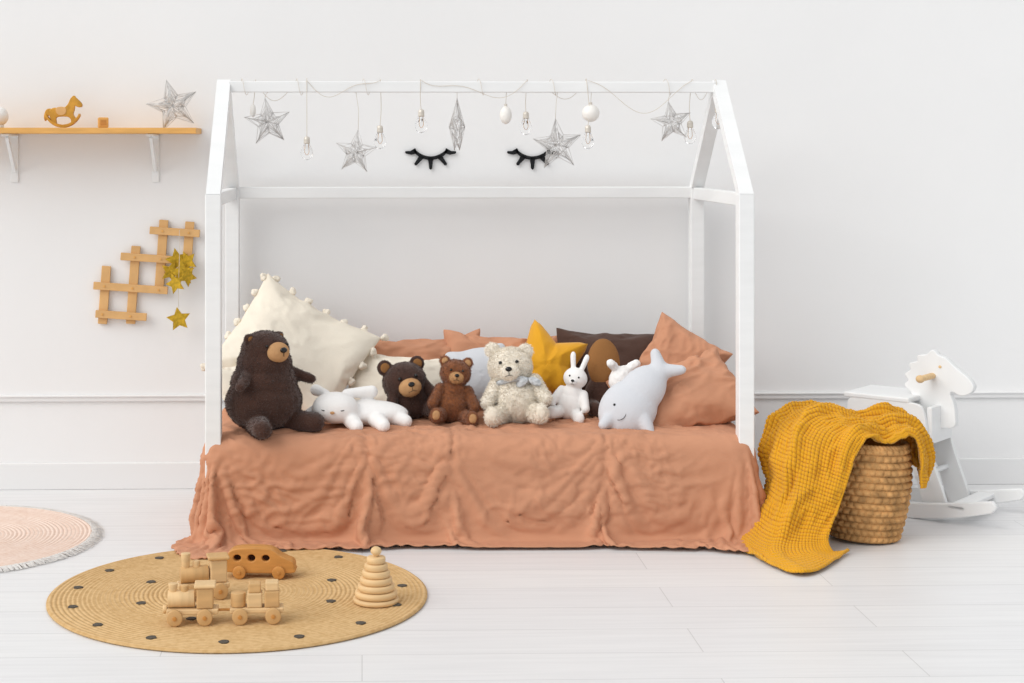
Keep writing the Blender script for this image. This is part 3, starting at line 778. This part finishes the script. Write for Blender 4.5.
for i, x in enumerate([-.40, -.22, .0, .38, .62, 1.0]):
    tube('wrap_cord_%d' % i, [[(x+.03*t/6, .0205*math.cos(t*pi/3+.5)*1.2, 1.413+.0235*math.sin(t*pi/3+.5)*1.15) for t in range(7)]], .0009, 'cord', g, res=1, smooth=True)
for x, z, r in ((.475, 1.3205, (.020, .020, .030)), (.757, 1.327, (.029, .029, .029))):
    e = empty('white_bauble_ornament', (x, YH, z))
    ell('ball', (0, 0, 0), r, 'bauble', e); cyl('cap', (0, 0, r[2]-.002), (0, 0, r[2]+.007), .005, 'cap', e, bev=0)
    tube('cord', [[(0, 0, r[2]+.006), (.002, 0, 1.396-z)]], .0009, 'cord', e, res=1)

# ---------------------------------------------------------------- basket
bk = empty('wicker_basket', (BX, BY, 0), (0, math.radians(3), 0))
vs = []; fs = []; rows = 14; sub = 8; seg = 420; Hb = .292; nb = 34
prof = []
for i in range(rows*sub+1):
    tt = i/(rows*sub); prof.append((tt, .102+.028*math.sin(tt*pi*.78)-.002*tt))
for i, (tt, r0) in enumerate(prof):
    row = min(rows-1, i//sub); q = (i-row*sub)/sub
    for j in range(seg):
        a = 2*pi*j/seg
        ph = a*nb+(row % 2)*pi + (q-.5)*1.6*(1 if row % 2 else -1)
        strand = abs(math.sin(ph/2))**.6
        r = r0+.0115*math.sqrt(max(0, math.sin(pi*q)))*(.3+.7*strand)
        vs.append((r*math.cos(a), r*math.sin(a), .006+Hb*tt))
n = len(prof)
for i in range(n-1):
    for j in range(seg): fs.append((i*seg+j, i*seg+(j+1) % seg, (i+1)*seg+(j+1) % seg, (i+1)*seg+j))
add('weave', vs, fs, 'seagrass', bk)
lathe('inner_wall', [(.0001, .008), (.088, .008), (.104, .12), (.108, .29), (.116, .294)], 'seagrass', bk, seg=60)
tube('braided_rim', [[((.118+.003*math.sin(a*30+s*pi))*math.cos(a), (.118+.003*math.sin(a*30+s*pi))*math.sin(a), Hb+.006+.005*math.cos(a*30+s*pi)) for a in [2*pi*i/240 for i in range(240)]] for s in (0, 1)], .006, 'seagrass', bk, cyc=True)

# ---------------------------------------------------------------- mustard waffle throw
net = [
 [V((1.722, -.66, .23)), V((1.738, -.77, .19)), V((1.700, -.88, .175))],
 [V((1.724, -.66, .28)), V((1.738, -.78, .26)), V((1.703, -.90, .25))],
 [V((1.692, -.65, .355)), V((1.706, -.78, .345)), V((1.675, -.905, .330))],
 [V((1.645, -.65, .370)), V((1.645, -.79, .363)), V((1.640, -.910, .330))],
 [V((1.57, -.66, .355)), V((1.57, -.79, .353)), V((1.60, -.915, .317))],
 [V((1.49, -.65, .368)), V((1.49, -.78, .376)), V((1.550, -.925, .332))],
 [V((1.40, -.64, .382)), V((1.40, -.79, .382)), V((1.51, -.935, .323))],
 [V((1.322, -.66, .360)), V((1.335, -.82, .340)), V((1.48, -.945, .275))],
 [V((1.268, -.68, .27)), V((1.305, -.87, .255)), V((1.452, -.955, .205))],
 [V((1.275, -.72, .17)), V((1.285, -.91, .16)), V((1.420, -.965, .12))],
 [V((1.222, -.78, .07)), V((1.237, -.97, .065)), V((1.383, -1.00, .05))],
 [V((1.155, -.88, .016)), V((1.20, -1.06, .018)), V((1.395, -1.03, .016))],
 [V((1.135, -.95, .012)), V((1.240, -1.24, .012)), V((1.45, -.985, .012))]]
NS, NT = 560, 260
W = NT+1; A = []
cols = [[cr([r[c] for r in net], i/NS) for i in range(NS+1)] for c in range(3)]
for i in range(NS+1):
    rp = [cols[c][i] for c in range(3)]
    for j in range(W): A.append(cr(rp, j/NT))
def nrms(A):
    out = []
    for i in range(NS+1):
        for j in range(W):
            u = A[min(NS, i+1)*W+j]-A[max(0, i-1)*W+j]; v = A[i*W+min(NT, j+1)]-A[i*W+max(0, j-1)]
            out.append(v.cross(u).normalized())
    return out
NA = nrms(A); B = []
def ridge(x, w): 
    return math.exp(-(x/w)**2)
for i in range(NS+1):
    s = i/NS
    for j in range(W):
        t = j/NT; p = A[i*W+j]; n = NA[i*W+j]
        outw = V((p.x-BX, p.y-BY, .05+max(0, p.z-.28)*2)) if s < .8 else V((-.3, -.3, 1))
        if n.dot(outw) < 0: n = -n
        hg = min(1, max(.35, p.z/.10))
        tt = t+.07*math.sin(s*7+.6)+.04*fb(s*6, t*2, 3)
        d = 0
        for c0, w0, a0, sl in ((.10, .045, .024, .10), (.27, .05, .028, -.05), (.46, .045, .027, .12), (.63, .05, .030, -.08), (.82, .045, .024, .05), (.97, .03, .012, 0)):
            d += a0*ridge(tt-(c0+sl*(s-.55)), w0)*(.55+.45*math.sin(s*9+c0*20))
        d += .012*fb(s*10, t*4, 2)+.007*(1-abs(fb(s*15+t*6, t*9-s*5, 4))*2.4)
        if s > .85: d *= .75
        q = p+n*(d*hg)
        if q.z < .010: q.z = .010
        B.append(q)
NB = nrms(B); out = []; ca, cb_ = 96, 40
for i in range(NS+1):
    sa = abs(math.sin(pi*i/NS*ca))
    for j in range(W):
        n = NB[i*W+j]
        h = 1-min(sa, abs(math.sin(pi*j/NT*cb_)))
        out.append(B[i*W+j]+n*(.0060*h*h-.002)*(1 if NB[i*W+j].dot(NA[i*W+j]) > 0 else -1))
fs = [(i*W+j, i*W+j+1, (i+1)*W+j+1, (i+1)*W+j) for i in range(NS) for j in range(NT)]
th = add('mustard_waffle_throw', out, fs, 'mustard')
sd = th.modifiers.new('s', 'SOLIDIFY'); sd.thickness = .006; sd.offset = 0

# ---------------------------------------------------------------- light and camera
wd = bpy.data.worlds.new('soft_daylight'); S.world = wd; wd.use_nodes = True
wd.node_tree.nodes['Background'].inputs[0].default_value = (.97, .982, 1, 1)
wd.node_tree.nodes['Background'].inputs[1].default_value = .73
sl = bpy.data.lights.new('window_daylight', 'SUN'); sl.energy = 2.1; sl.angle = math.radians(52); sl.color = (1, .985, .958)
so = bpy.data.objects.new('window_daylight', sl); C.objects.link(so); so.location = (-3, -3, 3)
so.rotation_euler = Vector((.68, .42, -.60)).to_track_quat('-Z', 'Y').to_euler()
cam = bpy.data.cameras.new('camera'); co = bpy.data.objects.new('camera', cam); C.objects.link(co)
co.location = (0, -5.72, 1.205); co.rotation_euler = (pi/2, 0, math.radians(-1.5))
cam.sensor_width = 36; cam.lens = 56.25; cam.shift_x = .1055; cam.shift_y = -.187
S.camera = co
S.view_settings.view_transform = 'Standard'
